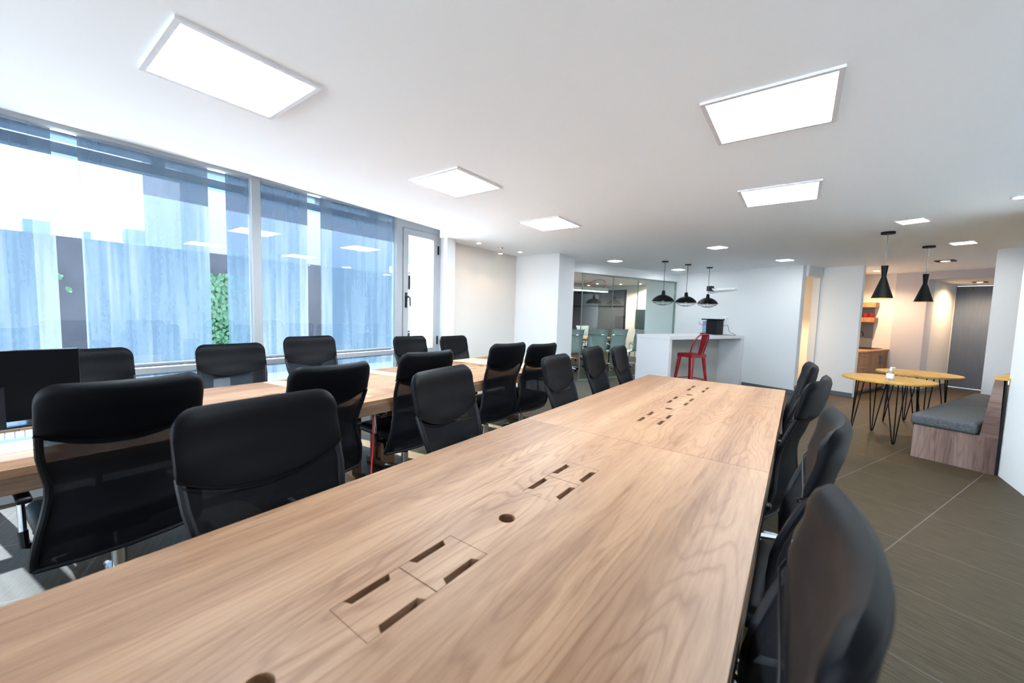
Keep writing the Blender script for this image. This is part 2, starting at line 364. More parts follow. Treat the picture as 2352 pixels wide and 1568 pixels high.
# window bays on the left: metal frame, upper and lower panes, dusty film with bare gaps
def bay(n, y0, y1, gaps, label):
    fr = BM()
    box(fr, PX-0.04, PX+0.04, y0, y0+0.085, 0, 2.60, 0.006, 1)
    for z0, z1 in ((0.0, 0.07), (0.80, 0.845), (2.555, 2.60)): box(fr, PX-0.04, PX+0.05, y0+0.085, y1, z0, z1)
    box(fr, PX-0.03, PX+0.03, y0+0.085, y1, 0.868, 0.882)
    o = struct('window_%d' % n, fr, M['alu'], label=label)
    for nm, z0, z1 in (('upper_pane', 0.882, 2.555), ('lower_pane', 0.07, 0.80)):
        obj(nm, box(BM(), PX-0.004, PX+0.002, y0+0.085, y1, z0, z1), M['glass'], o)
    bm = BM(); e = [y0+0.085] + [q for g in gaps for q in g] + [y1]
    for a, b in zip(e[0::2], e[1::2]):
        for z0, z1 in ((0.07, 0.80), (0.882, 2.555)):
            vs = [bm.verts.new((PX-0.012, y, z)) for y, z in ((a, z0), (b, z0), (b, z1), (a, z1))]; bm.faces.new(vs)
    obj('dusty_film', bm, M['film'], o)
bay(1, -0.10, 1.545, [(0.337, 0.461), (1.229, 1.36)], 'window bay behind the left row of chairs, dusty pane with two bare strips')
bay(2, 1.545, 3.185, [(2.09, 2.23)], 'window bay beside the glass door, dusty pane with one bare strip')
bay(3, -1.745, -0.10, [(-0.9, -0.76)], 'window bay left of the view')
bay(4, -3.39, -1.745, [(-2.6, -2.5)], 'window bay far left of the view')
# glazed door beyond the second mullion
d = struct('door_1', box(box(box(BM(), PX-0.05, PX+0.05, 3.185, 3.275, 0, 2.60), PX-0.05, PX+0.05, 3.885, 3.94, 0, 2.60), PX-0.05, PX+0.05, 3.275, 3.885, 2.44, 2.60), M['alu'], label='narrow glazed door at the end of the windows')
bm = BM(); Y0, Y1 = 3.285, 3.875
for b in ((Y0, Y0+0.075, 0.02, 2.43), (Y1-0.075, Y1, 0.02, 2.43), (Y0+0.075, Y1-0.075, 2.35, 2.43), (Y0+0.075, Y1-0.075, 0.75, 0.85), (Y0+0.075, Y1-0.075, 0.02, 0.12)): box(bm, PX-0.02, PX+0.06, *b)
leaf = obj('door_leaf', bm, M['alu'], d)
obj('door_pane', box(box(BM(), PX+0.015, PX+0.021, Y0+0.075, Y1-0.075, 0.85, 2.35), PX+0.015, PX+0.021, Y0+0.075, Y1-0.075, 0.12, 0.75), M['glass'], d)
hd = box(BM(), PX+0.06, PX+0.075, Y0+0.022, Y0+0.052, 1.40, 1.60, 0.006, 2); box(hd, PX+0.075, PX+0.115, Y0+0.03, Y0+0.046, 1.53, 1.55)
tube(hd, [(PX+0.11, Y0+0.038, 1.545), (PX+0.115, Y0+0.065, 1.53), (PX+0.115, Y0+0.07, 1.42)], 0.009)
obj('door_handle', hd, M['black'], leaf, smooth=True)
for z in (0.95, 2.22): obj('hinge', box(BM(), PX+0.05, PX+0.075, Y1-0.005, Y1+0.015, z-0.06, z+0.06), M['black'], d)
# end door of the corridor
d2 = struct('door_2', box(BM(), 1.045, 1.965, 4.61, 4.66, 0.008, 2.222), M['greydoor'], label='blue-grey flush door at the end of the corridor', **TURN)
obj('door_closer', box(BM(), 1.07, 1.28, 4.575, 4.61, 2.15, 2.20, 0.005, 1), M['cable'], d2)
# meeting room glazing
gl = struct('window_5', box(box(box(BM(), -2.68, -2.64, -2.95, 0.0, 2.19, 2.215), -2.68, -2.64, -0.025, 0.0, 0, 2.19), -2.68, -2.64, -2.95, 0.0, 0.0, 0.03), mat('green_grey_channel', (0.18, 0.24, 0.22), 0.4), label='frameless glass partition of the meeting room', **TURN)
for a, b in ((-2.94, -2.082), (-2.078, -1.312), (-1.308, -0.028)):
    obj('glass_pane', box(BM(), -2.666, -2.654, a, b, 0.03, 2.19), M['greenglass'], gl)
    obj('pane_edge', box(BM(), -2.668, -2.652, a-0.004, a+(0.010 if a < -2.9 else 0.003), 0.03, 2.19), gl.data.materials[0], gl)

# ------------------------------------------------------------------ outside
struct('ground_outside', prism(BM(), [(-60, -40), (30, -40), (30, -6.05), (-4.40, -6.05), (-4.40, 60), (-60, 60)], -0.2, -0.06), M['concrete'])  # unseen stretch behind the room added, kept pale, to bounce light onto the ceiling
tag(obj('boundary_wall', box(BM(), -9.25, -9.0, -12, 30, -0.06, 2.33), M['outwall']), 'dark slate boundary wall outside the windows', 'wall')
b = thing('neighbour_building', 'pale lilac building rising beyond the slate boundary wall', 'building', (-14, 3.4, 0))
obj('wall', box(BM(), -4, 0, 0, 16, -0.06, 9), M['lilacwall'], b); obj('parapet', box(BM(), -4.05, 0.05, -0.05, 16, 9.0, 9.3), M['lilacwall'], b)
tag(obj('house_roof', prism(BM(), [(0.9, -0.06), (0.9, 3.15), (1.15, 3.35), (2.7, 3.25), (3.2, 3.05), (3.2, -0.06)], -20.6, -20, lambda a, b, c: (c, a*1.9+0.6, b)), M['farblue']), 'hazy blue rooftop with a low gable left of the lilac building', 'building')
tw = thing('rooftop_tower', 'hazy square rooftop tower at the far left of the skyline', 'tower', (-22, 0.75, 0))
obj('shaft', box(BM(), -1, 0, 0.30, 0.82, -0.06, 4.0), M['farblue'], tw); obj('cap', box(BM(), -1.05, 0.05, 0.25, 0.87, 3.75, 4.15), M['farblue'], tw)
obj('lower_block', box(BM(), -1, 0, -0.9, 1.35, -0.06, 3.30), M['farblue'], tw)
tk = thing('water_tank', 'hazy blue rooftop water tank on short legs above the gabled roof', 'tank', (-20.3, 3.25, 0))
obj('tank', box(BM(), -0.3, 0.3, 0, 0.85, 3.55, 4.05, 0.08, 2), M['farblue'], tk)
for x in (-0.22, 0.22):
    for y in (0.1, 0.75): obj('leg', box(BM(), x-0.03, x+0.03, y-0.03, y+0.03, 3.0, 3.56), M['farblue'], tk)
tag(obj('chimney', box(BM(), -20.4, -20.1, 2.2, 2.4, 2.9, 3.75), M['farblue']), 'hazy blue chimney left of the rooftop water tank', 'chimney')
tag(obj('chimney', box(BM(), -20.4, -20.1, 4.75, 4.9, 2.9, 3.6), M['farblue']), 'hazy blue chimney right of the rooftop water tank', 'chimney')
wl = thing('sunlit_wall', 'bright sunlit white wall seen through the narrow glazed door', 'wall', (-7.4, 6.0, 0))
obj('panel', box(BM(), 0, 2.85, 0, 0.3, -0.06, 3.2), M['outwhite'], wl)
for k in (0, 1): obj('diagonal_brace', prism(BM(), [(0.35+0.52*k, 3.1), (0.55+0.52*k, 3.1), (2.45+0.52*k, 1.30), (2.25+0.52*k, 1.30)], -0.14, 0.0, lambda a, b, c: (a, c, b)), M['outwhite'], wl)
bm = BM()
for k in range(1500):
    y, z = random.gauss(2.76, 0.20), random.uniform(0.1, 1.92)
    if k > 1476: y, z = random.choice(((0.62, 1.83), (0.70, 1.72), (0.78, 1.50))); y += random.uniform(-.04, .04); z += random.uniform(-.06, .06)
    s = random.uniform(0.03, 0.06) if k < 1485 else 0.022; n = Vector((1, random.uniform(-.7, .7), random.uniform(-.7, .7))).normalized()
    a = n.cross(Vector((0, random.uniform(-1, 1), 1))).normalized(); c = n.cross(a); p = Vector((-8.95 + random.uniform(0, 0.14), y, z))
    bm.faces.new([bm.verts.new(p + a*dx*s + c*dy*s) for dx, dy in ((-.6, -.6), (0, -1), (.6, -.6), (.75, .1), (0, 1), (-.75, .1))])
iv = tag(obj('ivy', bm, M['leaf']), 'green ivy climbing the slate wall, seen through the bare window strip', 'ivy'); iv['kind'] = 'stuff'
# steel gutter beams outside, just under the head of the glazing
bm = BM(); box(bm, -4.66, -4.42, -8, 3.35, 2.585, 2.80); box(bm, -4.52, -4.42, -8, 3.35, 2.44, 2.515)
for y in (-2.4, -0.7, 0.93, 2.33, 3.02): box(bm, -4.52, -4.42, y-0.03, y+0.05, 2.515, 2.585)
struct('trim_2', bm, M['darkalu'], label='blue-grey steel gutter beam outside the windows')

# ------------------------------------------------------------------ desks
def desk_top(length, flaps, holes):
    """slab with cable openings (0.352 long) and round cable holes, deep edge; y runs from 0"""
    bm = BM(); x0, x1, T0 = -0.608, 0.608, 0.72; a, b = -0.083, 0.053; hz = 0.75
    box(bm, x0, a, 0, length, T0, hz); box(bm, b, x1, 0, length, T0, hz)
    cuts = sorted([(f-0.176, f+0.176) for f in flaps]); y = 0.0
    segs = []
    for c0, c1 in cuts: segs.append((y, c0)); y = c1
    segs.append((y, length))
    for s0, s1 in segs:
        hs = [q for q in holes if s0 < q < s1]
        if not hs: box(bm, a, b, s0, s1, T0, hz); continue
        q = hs[0]; cx, r, n = (a+b)/2, 0.026, 32
        box(bm, a, b, s0, q-0.068, T0, hz); box(bm, a, b, q+0.068, s1, T0, hz)
        ring = []
        for j in range(n):
            t = 2*PI*j/n; c_, s_ = math.cos(t), math.sin(t); k = 0.068/max(abs(c_), abs(s_))
            ring.append([bm.verts.new(p) for p in ((cx+c_*r, q+s_*r, hz), (cx+c_*k, q+s_*k, hz), (cx+c_*r, q+s_*r, T0))])
        for j in range(n):
            A, B = ring[j], ring[(j+1) % n]
            bm.faces.new((A[0], B[0], B[1], A[1])); bm.faces.new((A[0], A[2], B[2], B[0]))
    return bm
def lid(s):
    """cable lid with a chamfered notch in each long side; s is its centre along the desk"""
    bm = BM(); a, b = -0.083+0.0015, 0.053-0.0015; y0, y1 = s-0.0865, s+0.0865; d = 0.020
    n0, n1 = s-0.058, s+0.058
    prism(bm, [(a, y0), (b, y0), (b, n0), (b-d, n0+0.009), (b-d, n1-0.009), (b, n1), (b, y1), (a, y1), (a, n1), (a+d, n1-0.009), (a+d, n0+0.009), (a, n0)], 0.722, 0.7497)
    return bm
def desk(label, loc, length, flaps, holes):
    t = thing('office_desk', label, 'desk', loc, 0, 'oak laminate desks')
    obj('desk_top', desk_top(length, flaps, holes), M['desk'], t)
    for x0, x1 in ((-0.61, -0.585), (0.585, 0.61)): obj('edge_panel', box(BM(), x0, x1, 0.0, length, 0.655, 0.7195), M['deskedge'], t)
    for y0, y1 in ((0.0, 0.025), (length-0.025, length)): obj('end_panel', box(BM(), -0.585, 0.585, y0, y1, 0.655, 0.7195), M['deskedge'], t)
    for f in flaps:
        for s in (-0.088, 0.088): obj('cable_lid', lid(f+s), M['desk'], t)
        obj('cable_tray', box(box(box(BM(), -0.12, 0.09, f-0.2, f+0.2, 0.64, 0.645), -0.12, -0.115, f-0.2, f+0.2, 0.645, 0.715), 0.085, 0.09, f-0.2, f+0.2, 0.645, 0.715), M['black'], t)
    for y in (0.12, length-0.20):
        for x in (-0.12, 0.04): obj('leg_panel', box(BM(), x, x+0.08, y, y+0.08, 0.04, 0.7195), M['desk'], t)  # lighter top laminate puts the sunlight on the legs into their colour
        obj('foot_rail', box(BM(), -0.17, 0.17, y-0.005, y+0.085, 0.0, 0.05), M['deskedge'], t)
    return t
D1 = (0.0, 2.42, [0.43, 1.10, 1.805], [0.765, 1.45]); D2 = (0.0, 2.36, [0.56, 1.205, 1.835], [0.875, 1.50])
desk('wide oak desk in the foreground, right under the camera', (-0.667, -0.52, 0), *D1[1:])
desk('oak desk beyond the seam, far half of the foreground table', (-0.667, 1.9025, 0), *D2[1:])
desk('near half of the sunlit oak table by the windows, with the monitor on it', (-2.91, -0.52, 0), *D1[1:])
desk('far half of the sunlit oak table by the windows, its end near the alcove', (-2.91, 1.9025, 0), *D2[1:])

# ------------------------------------------------------------------ mesh-back office chair (faces +y, origin on the floor under the seat)
PROF = [(0.33, -0.160), (0.42, -0.196), (0.50, -0.213), (0.60, -0.205), (0.70, -0.212), (0.80, -0.245), (0.90, -0.283), (1.00, -0.306), (1.075, -0.315)]
def prof(z):
    for (za, ya), (zb, yb) in zip(PROF, PROF[1:]):
        if z <= zb: t = max(0.0, (z-za)/(zb-za)); t = t*t*(3-2*t)*0.5 + t*0.5; return ya + (yb-ya)*t
    return PROF[-1][1]
def hw(z): return 0.250 - 0.026*math.exp(-((z-0.66)/0.10)**2) + 0.022*min(1.0, max(0, 0.56-z)/0.16)
def back_pt(s, z, off=0.0): return Vector((s*hw(z), prof(z) + 0.045*s*s + off, z))
def pad_mesh():
    bm = BM(); nx, nz = 33, 10; rings = []
    for i in range(nx):
        s = -1 + 2*i/(nx-1); s = math.copysign(1-(1-abs(s))**1.7, s); W = 0.250
        x = abs(s)*W; r = 0.065; zt = 1.073 - 0.007*(1-s*s)
        if x > W-r: zt -= r - math.sqrt(max(0, r*r-(x-(W-r))**2))
        th = 0.017*math.sqrt(max(0.0, 1-abs(s)**9)) + 0.006
        zf = 0.885 - 0.072*(1-abs(s)**2.2); zb = 0.900 - 0.012*(1-s*s); ring = []
        for k in range(nz+1):
            z = zf + (zt-zf)*k/nz; ring.append(bm.verts.new(back_pt(s, z, th*min(1, 0.55+k*0.25)*(1 if k < nz else 0.7))))
        ring.append(bm.verts.new(back_pt(s, zt, 0) + Vector((0, 0, th*0.55))))
        for k in range(nz+1):
            z = zt + (zb-zt)*k/nz; ring.append(bm.verts.new(back_pt(s, z, -th*(0.7 if k == 0 else 1.0))))
        rings.append(ring)
    m = len(rings[0])
    for A, B in zip(rings, rings[1:]):
        for j in range(m): bm.faces.new((A[j], B[j], B[(j+1) % m], A[(j+1) % m]))
    bm.faces.new(rings[0]); bm.faces.new(rings[-1][::-1])
    return bm
def net_mesh():
    bm = BM(); nx, nz = 18, 20
    g = [[bm.verts.new(back_pt(-0.97+1.94*i/nx, 0.335+0.58*k/nz)) for k in range(nz+1)] for i in range(nx+1)]
    for i in range(nx):
        for k in range(nz): bm.faces.new((g[i][k], g[i+1][k], g[i+1][k+1], g[i][k+1]))
    return bm
def make_chair():
    t = thing('office_chair', '', 'chair')
    bm = box(BM(), -0.245, 0.245, -0.175, 0.27, 0.425, 0.505, 0.036, 5)
    for v in bm.verts: v.co.z += 0.012*(1-(v.co.x/0.25)**2) - 0.035*max(0, (v.co.y-0.18)/0.09)**2 if v.co.z > 0.46 else 0
    obj('seat', bm, M['leather'], t, smooth=True)
    obj('backrest_pad', pad_mesh(), M['leather'], t, smooth=True)
    bm = tube(BM(), [back_pt(q/12, 0.885 - 0.072*(1-abs(q/12)**2.2), 0.021 if abs(q) < 12 else 0.008) for q in range(-12, 13)], 0.0028, 6)
    obj('seam', bm, M['leather'], t, smooth=True)
    obj('mesh_panel', net_mesh(), M['net'], t, smooth=True)
    bm = BM()
    for s in (-1, 1): tube(bm, [back_pt(s*0.955, z, -0.004) for z in (0.89, 0.86, 0.80, 0.74, 0.68, 0.62, 0.56, 0.50, 0.44, 0.39, 0.345)] + [(s*0.20, -0.02, 0.405)], 0.0125, 8)
    tube(bm, [back_pt(s, 0.34, -0.004) for s in (-0.95, -0.5, 0, 0.5, 0.95)], 0.012, 8)
    obj('back_frame', bm, M['black'], t, smooth=True)
    for s in (-1, 1):
        a = obj('armrest', box(BM(), s*0.270-0.022, s*0.270+0.022, -0.13, 0.13, 0.613, 0.637, 0.010, 3), M['black'], t, smooth=True)
        p = tube(BM(), [(s*0.270, -0.005, 0.615), (s*0.270, -0.03, 0.46)], 0.0115, 10)
        obj('arm_post', p, M['chrome'], a, smooth=True)
        obj('arm_bracket', tube(BM(), [(s*0.270, -0.028, 0.475), (s*0.268, -0.035, 0.415), (s*0.24, -0.03, 0.402), (s*0.12, -0.01, 0.402)], 0.014, 8), M['black'], a, smooth=True)
    obj('gas_lift', lathe(BM(), [(0.014, 0.41), (0.014, 0.265), (0.026, 0.262), (0.026, 0.12), (0, 0.12)], 16), M['chrome'], t, smooth=True)
    bm = box(BM(), -0.09, 0.09, -0.11, 0.12, 0.385, 0.426, 0.008, 2); tube(bm, [(0.08, 0.02, 0.40), (0.22, 0.03, 0.395), (0.26, 0.03, 0.37)], 0.006); box(bm, 0.235, 0.285, 0.012, 0.048, 0.352, 0.378, 0.006, 2)
    obj('tilt_mechanism', bm, M['black'], t, smooth=True)
    bm = lathe(BM(), [(0, 0.145), (0.04, 0.14), (0.045, 0.075), (0, 0.07)], 16)
    for k in range(5):
        a = 2*PI*k/5 + 0.3; c, s = math.cos(a), math.sin(a)
        tube(bm, [(0.03*c, 0.03*s, 0.112), (0.15*c, 0.15*s, 0.105), (0.255*c, 0.255*s, 0.083)], [0.028, 0.022, 0.015], 8)
    obj('star_base', bm, M['chrome'], t, smooth=True)
    for k in range(5):
        a = 2*PI*k/5 + 0.3; c, s = math.cos(a), math.sin(a); bm = BM()
        tube(bm, [(0.255*c, 0.255*s, 0.086), (0.255*c, 0.255*s, 0.055)], 0.008)
        for q in (-0.016, 0.016):
            x, y = 0.255*c - s*q, 0.255*s + c*q
            tube(bm, [(x + s*0.011, y - c*0.011, 0.0265), (x - s*0.011, y + c*0.011, 0.0265)], 0.0265, 14)
        obj('caster', bm, M['black'], t, smooth=True)
    return t
chair0 = make_chair(); used = []
def chair(x, y, deg, label, group, sz=1.0):
    """x, y is the middle of the top of the backrest; deg turns a chair that faces +y"""
    a = math.radians(deg); loc = (x - 0.315*math.sin(a), y + 0.315*math.cos(a), 0)
    if not used:
        used.append(1); chair0.location = loc; chair0.rotation_euler = (0, 0, a); chair0.scale = (1, 1, sz); chair0['label'] = label; chair0['group'] = group
    else: dup(chair0, loc, a, label, group, sz)
G1 = 'office chairs along the left side of the foreground table'
chair(-1.47, 0.55, -88, 'large black mesh-back chair nearest the camera on the left of the foreground table', G1, 0.99)
chair(-1.50, 1.395, -80, 'second black mesh-back chair from the camera along the left side of the foreground table', G1)
chair(-1.50, 2.56, -84, 'third black mesh-back chair along the left side of the foreground table', G1, 0.985)
chair(-1.53, 3.27, -84, 'black mesh-back chair just before the last one on the left side of the foreground table', G1, 1.005)
chair(-1.51, 3.86, -84, 'farthest black mesh-back chair on the left side of the foreground table, nearest the white bar', G1, 0.985)
G2 = 'office chairs with their backs to the aisle at the window table'
chair(-2.12, 0.345, 93, 'large black chair seen from behind at the left edge, right of the monitor', G2, 0.995)
chair(-2.12, 1.20, 92, 'black chair seen from behind, beyond the nearest chair of the foreground table', G2, 0.975)
chair(-2.13, 1.93, 88, 'third black chair seen from behind along the window table, with its chrome arm post showing', G2)
chair(-2.12, 2.90, 86, 'tall black chair seen from behind, fourth along the window table, with mesh lit from beyond', G2, 1.015)
chair(-2.12, 3.50, 85, 'farthest black chair seen from behind at the window table, nearest the white column', G2, 0.985)
G3 = 'office chairs between the window table and the windows'
chair(-3.88, 0.385, -88, 'black chair facing us at the far left, half hidden by the monitor', G3, 0.975)
chair(-3.88, 1.24, -90, 'black chair facing us in front of the first window bay, right of the monitor', G3, 0.97)
chair(-3.88, 1.895, -90, 'black chair facing us in front of the second window bay', G3, 1.01)
chair(-3.88, 3.11, -90, 'black chair facing us in front of the narrow glazed door', G3, 0.975)
chair(-3.88, 3.86, -92, 'black chair facing us in front of the cream alcove wall', G3, 0.955)
G4 = 'office chairs along the right side of the foreground table'
chair(0.10, 0.72, 90, 'closest black chair at the lower right, seen almost edge-on and cut by the frame', G4)
chair(0.135, 1.58, 88, 'second black chair from the camera on the right of the foreground table', G4)
chair(0.135, 2.60, 80, 'third black chair on the right of the foreground table, half hidden and turned a little', G4)
chair(0.11, 3.42, 92, 'farthest black chair on the right side of the foreground table', G4)
# ------------------------------------------------------------------ things on and under the window table
mo = thing('monitor', 'black flat monitor standing on the window table at the left edge', 'monitor', (-3.08, 0.0, 0.75), math.radians(90))
obj('screen', box(BM(), -0.28, 0.30, -0.012, 0.020, 0.025, 0.375, 0.004, 2), M['screen'], mo)
obj('neck', box(BM(), -0.03, 0.05, -0.045, -0.012, 0.01, 0.2), M['black'], mo)
obj('foot', box(BM(), -0.12, 0.14, -0.11, 0.09, 0.0, 0.012, 0.004, 2), M['chrome'], mo)
kb = thing('keyboard', 'blue-grey keyboard in front of the monitor at the left edge', 'keyboard', (-2.80, 0.05, 0.75), math.radians(88))
obj('body', box(BM(), -0.22, 0.20, -0.065, 0.065, 0.0, 0.016, 0.005, 2), M['bluegrey'], kb)
bm = BM()
for i in range(14):
    for j in range(4): box(bm, -0.205+i*0.028, -0.205+i*0.028+0.023, -0.052+j*0.027, -0.052+j*0.027+0.022, 0.0155, 0.021)
obj('keys', bm, M['paper'], kb)
ms = BM(); bmesh.ops.create_uvsphere(ms, u_segments=16, v_segments=10, radius=0.05, matrix=Matrix.Diagonal((0.62, 1.0, 0.42, 1)))
for v in ms.verts: v.co.z = max(v.co.z, -0.004)
tag(obj('mouse', ms, M['black'], None, (-2.48, -0.035, 0.754), smooth=True), 'black computer mouse at the edge of the window table', 'mouse')
tag(obj('paper_sheet', box(BM(), -0.105, 0.105, -0.15, 0.15, 0, 0.002), M['paper'], None, (-2.66, 0.13, 0.7505), 0.1), 'white paper sheet lying by the keyboard', 'paper')
tag(obj('power_cable', tube(BM(), spline([(-2.36, 1.60, 0.65), (-2.35, 1.59, 0.45), (-2.33, 1.56, 0.12), (-2.29, 1.56, 0.012), (-2.18, 1.60, 0.008), (-2.05, 1.59, 0.008)], 8), 0.006, 8), M['redcable'], smooth=True), 'red power cable hanging from the window table to the floor', 'cable')

# ------------------------------------------------------------------ ceiling lights
def panel(label, x, y, s, rot, frame, glow, name, group, dz=0.012):
    t = thing(name, label, 'ceiling light', (x, y, H), rot, group)
    bm = BM(); a = s/2
    for b in ((-a, a, -a, -a+frame), (-a, a, a-frame, a), (-a, -a+frame, -a+frame, a-frame), (a-frame, a, -a+frame, a-frame)): box(bm, *b, -dz, 0.0)
    obj('frame', bm, M['bar'], t); obj('diffuser', box(BM(), -a+frame, a-frame, -a+frame, a-frame, -dz*0.7, -0.002), glow, t)
    return t
GP = 'square lit ceiling panels over the tables'
for nm, x, y in (('nearest the upper left corner, over the window table', -2.125, 0.72), ('over the middle of the window table', -2.295, 2.315), ('over the far end of the window table, nearest the alcove', -2.37, 3.90),
                 ('at the upper right, over the right edge of the foreground table', -0.185, 2.345), ('second on the right, beyond the upper right panel', -0.20, 3.90)):
    panel('square lit ceiling panel ' + nm, x, y, 0.535 if y > 0 else 0.5, 0.0, 0.022, M['panel'], 'ceiling_panel', GP)
GS = 'small square lights of the turned ceiling grid'
for nm, v, u in (('above the near end of the white bar', 0.067, -2.775), ('above the white wall right of the bar', 0.06, -0.812), ('left of the bar pendants, by the glass partition', -1.938, -2.787),
                 ('behind the bar pendants', -2.012, -0.814), ('in front of the left cone pendant', 2.108, -2.80), ('behind the right cone pendant', 2.108, -0.913)):
    x, y, _ = XY(v, u); panel('small square ceiling light ' + nm, x, y, 0.215, -TH, 0.010, M['neutled'], 'square_downlight', GS, 0.006)
def spot(name, label, x, y, z, r, glow, trim, energy, color, group=None, square=False, drop=0.012, ang=100, aim=(0, 0, -1)):
    t = thing(name, label, 'downlight', (x, y, z), -TH if square else 0, group)
    if square:
        bm = BM(); a = r*1.9
        for b in ((-a, a, -a, -r), (-a, a, r, a), (-a, -r, -r, r), (r, a, -r, r)): box(bm, *b, -drop, 0)
        obj('trim', bm, trim, t)
    else: obj('trim', lathe(BM(), [(r*1.35, 0), (r*1.35, -drop*0.6), (r*1.05, -drop), (r, -drop*0.5), (r, 0)], 24), trim, t, smooth=True)
    obj('lamp', lathe(BM(), [(0, -drop*0.6), (r*0.98, -drop*0.6), (r*0.98, -0.0005)], 20), glow, t)
    if energy: light('SPOT', 'lamp_light', t, (0, 0, -drop-0.03), energy, color, 0.03, math.radians(ang), 0.7, aim)
    return t
WARM = (1.0, 0.70, 0.42)
spot('downlight', 'warm round downlight over the cream alcove wall, nearest the windows', -3.93, 4.45, H, 0.032, M['warmled'], M['white'], 1.0, WARM, 'alcove downlights')
spot('downlight', 'warm round downlight in the corner of the alcove', -3.86, 5.42, H, 0.032, M['warmled'], M['white'], 1.0, WARM, 'alcove downlights')
sp = thing('ceiling_spotlight', 'small swivel spotlight hanging between the two alcove downlights', 'spotlight', (-3.90, 4.94, H))
obj('canopy', lathe(BM(), [(0.045, 0), (0.045, -0.012), (0, -0.012)], 20), M['chrome'], sp); obj('stem', tube(BM(), [(0, 0, -0.01), (0, 0, -0.05)], 0.007), M['chrome'], sp)
obj('head', lathe(BM(), [(0.012, -0.045), (0.03, -0.055), (0.034, -0.10), (0.030, -0.10)], 20), M['chrome'], sp, smooth=True)
obj('lamp', lathe(BM(), [(0, -0.099), (0.030, -0.099), (0.03, -0.094)], 20), M['warmled'], sp); light('SPOT', 'lamp_light', sp, (0, 0, -0.12), 1.0, WARM, 0.03, math.radians(95), 0.7, (-0.15, 0, -1))
spot('downlight', 'round downlight at the right edge of the ceiling, near the white wall', 1.335, 4.87, H, 0.045, M['neutled'], M['white'], 4, (1, 0.9, 0.75))
x, y, _ = XY(1.587, 0.944); spot('recessed_spotlight', 'black framed square spotlight before the corridor', x, y, H, 0.055, M['warmled'], M['blackmetal'], 5, WARM, None, True)
x, y, _ = XY(0.48, 1.85); spot('downlight', 'warm round downlight over the kitchenette', x, y, H, 0.045, M['warmled'], M['white'], 19, WARM, ang=150)
x, y, _ = XY(1.50, 3.80); spot('recessed_spotlight', 'black framed square spotlight in front of the blue-grey door', x, y, 2.25, 0.05, M['warmled'], M['blackmetal'], 17, WARM, None, True, ang=165)
x, y, _ = XY(-0.65, 0.75); spot('downlight', 'warm downlight in the lobby behind the white wall', x, y, H, 0.045, M['warmled'], M['white'], 42, WARM)
for k, (v, u, nm) in enumerate(((-5.75, 1.35, 'second from the right'), (-5.20, 1.65, 'rightmost'), (-6.2, 0.75, 'third from the right, above the light bar'), (-7.0, 1.1, 'leftmost, above the light bar'))):
    x, y, _ = XY(v, u); spot('downlight', 'warm meeting room downlight behind the glass, ' + nm, x, y, H, 0.04, M['warmled'], M['white'], 13, (1.0, 0.84, 0.70), 'meeting room downlights', ang=150)

# ------------------------------------------------------------------ pendants
def barn_pendant(label, v, u):
    x, y, _ = XY(v, u); t = thing('barn_pendant', label, 'pendant lamp', (x, y, 0), 0, 'caged pendants over the bar')
    obj('canopy', lathe(BM(), [(0, H), (0.058, H), (0.058, H-0.014), (0, H-0.016)], 24), M['blackmetal'], t, smooth=True)
    obj('cord', tube(BM(), [(0, 0, H-0.012), (0, 0, 1.85)], 0.005), M['cable'], t)
    obj('socket', lathe(BM(), [(0, 1.862), (0.026, 1.862), (0.034, 1.79), (0.04, 1.775), (0, 1.77)], 20), M['blackmetal'], t, smooth=True)
    obj('lamp_shade', lathe(BM(), [(0.035, 1.785), (0.055, 1.782), (0.10, 1.765), (0.145, 1.735), (0.18, 1.70), (0.187, 1.68), (0.197, 1.672), (0.197, 1.664), (0.186, 1.668), (0.176, 1.698), (0.142, 1.73), (0.10, 1.758), (0.05, 1.776)], 40), M['blackmetal'], t, smooth=True)
    bm = BM()
    for k in range(8):
        a = 2*PI*k/8; c, s = math.cos(a), math.sin(a)
        tube(bm, [(0.185*c, 0.185*s, 1.668), (0.178*c, 0.178*s, 1.645), (0.10*c, 0.10*s, 1.605), (0.028*c, 0.028*s, 1.590)], 0.0028, 5)
    for r, z in ((0.178, 1.645), (0.10, 1.605), (0.028, 1.59)): tube(bm, [(r*math.cos(2*PI*k/28), r*math.sin(2*PI*k/28), z) for k in range(28)], 0.0028, 5, True)
    obj('wire_cage', bm, M['cable'], t, smooth=True)
    bb = BM(); bmesh.ops.create_uvsphere(bb, u_segments=16, v_segments=10, radius=0.038, matrix=Matrix.Translation((0, 0, 1.70))); obj('bulb', bb, M['bulb'], t, smooth=True)
barn_pendant('black caged barn pendant over the near end of the bar, leftmost of three', -1.363, -2.085)
barn_pendant('black caged barn pendant over the middle of the bar', -1.358, -1.42)
barn_pendant('black caged barn pendant over the far end of the bar, rightmost of three', -1.358, -0.72)
def cone_pendant(label, v, u, dz):
    x, y, _ = XY(v, u); t = thing('cone_pendant', label, 'pendant lamp', (x, y, 0), 0, 'black cone pendants over the round tables')
    obj('canopy', lathe(BM(), [(0, H), (0.062, H), (0.062, H-0.022), (0, H-0.024)], 24), M['blackmetal'], t, smooth=True)
    obj('cord', tube(BM(), [(0, 0, H-0.02), (0, 0, 2.02+dz)], 0.004), M['cable'], t)
    obj('lamp_shade', lathe(BM(), [(0, 2.025+dz), (0.032, 2.025+dz), (0.021, 1.905+dz), (0.021, 1.90+dz), (0.094, 1.66+dz)], 36), M['blackmetal'], t, smooth=True)
    obj('gold_lining', lathe(BM(), [(0.0935, 1.6598+dz), (0.0915, 1.6605+dz), (0.02, 1.895+dz), (0, 1.895+dz)], 36), M['gold'], t, smooth=True)
    light('POINT', 'lamp_light', t, (0, 0, 1.72+dz), 0.25, WARM, 0.02)
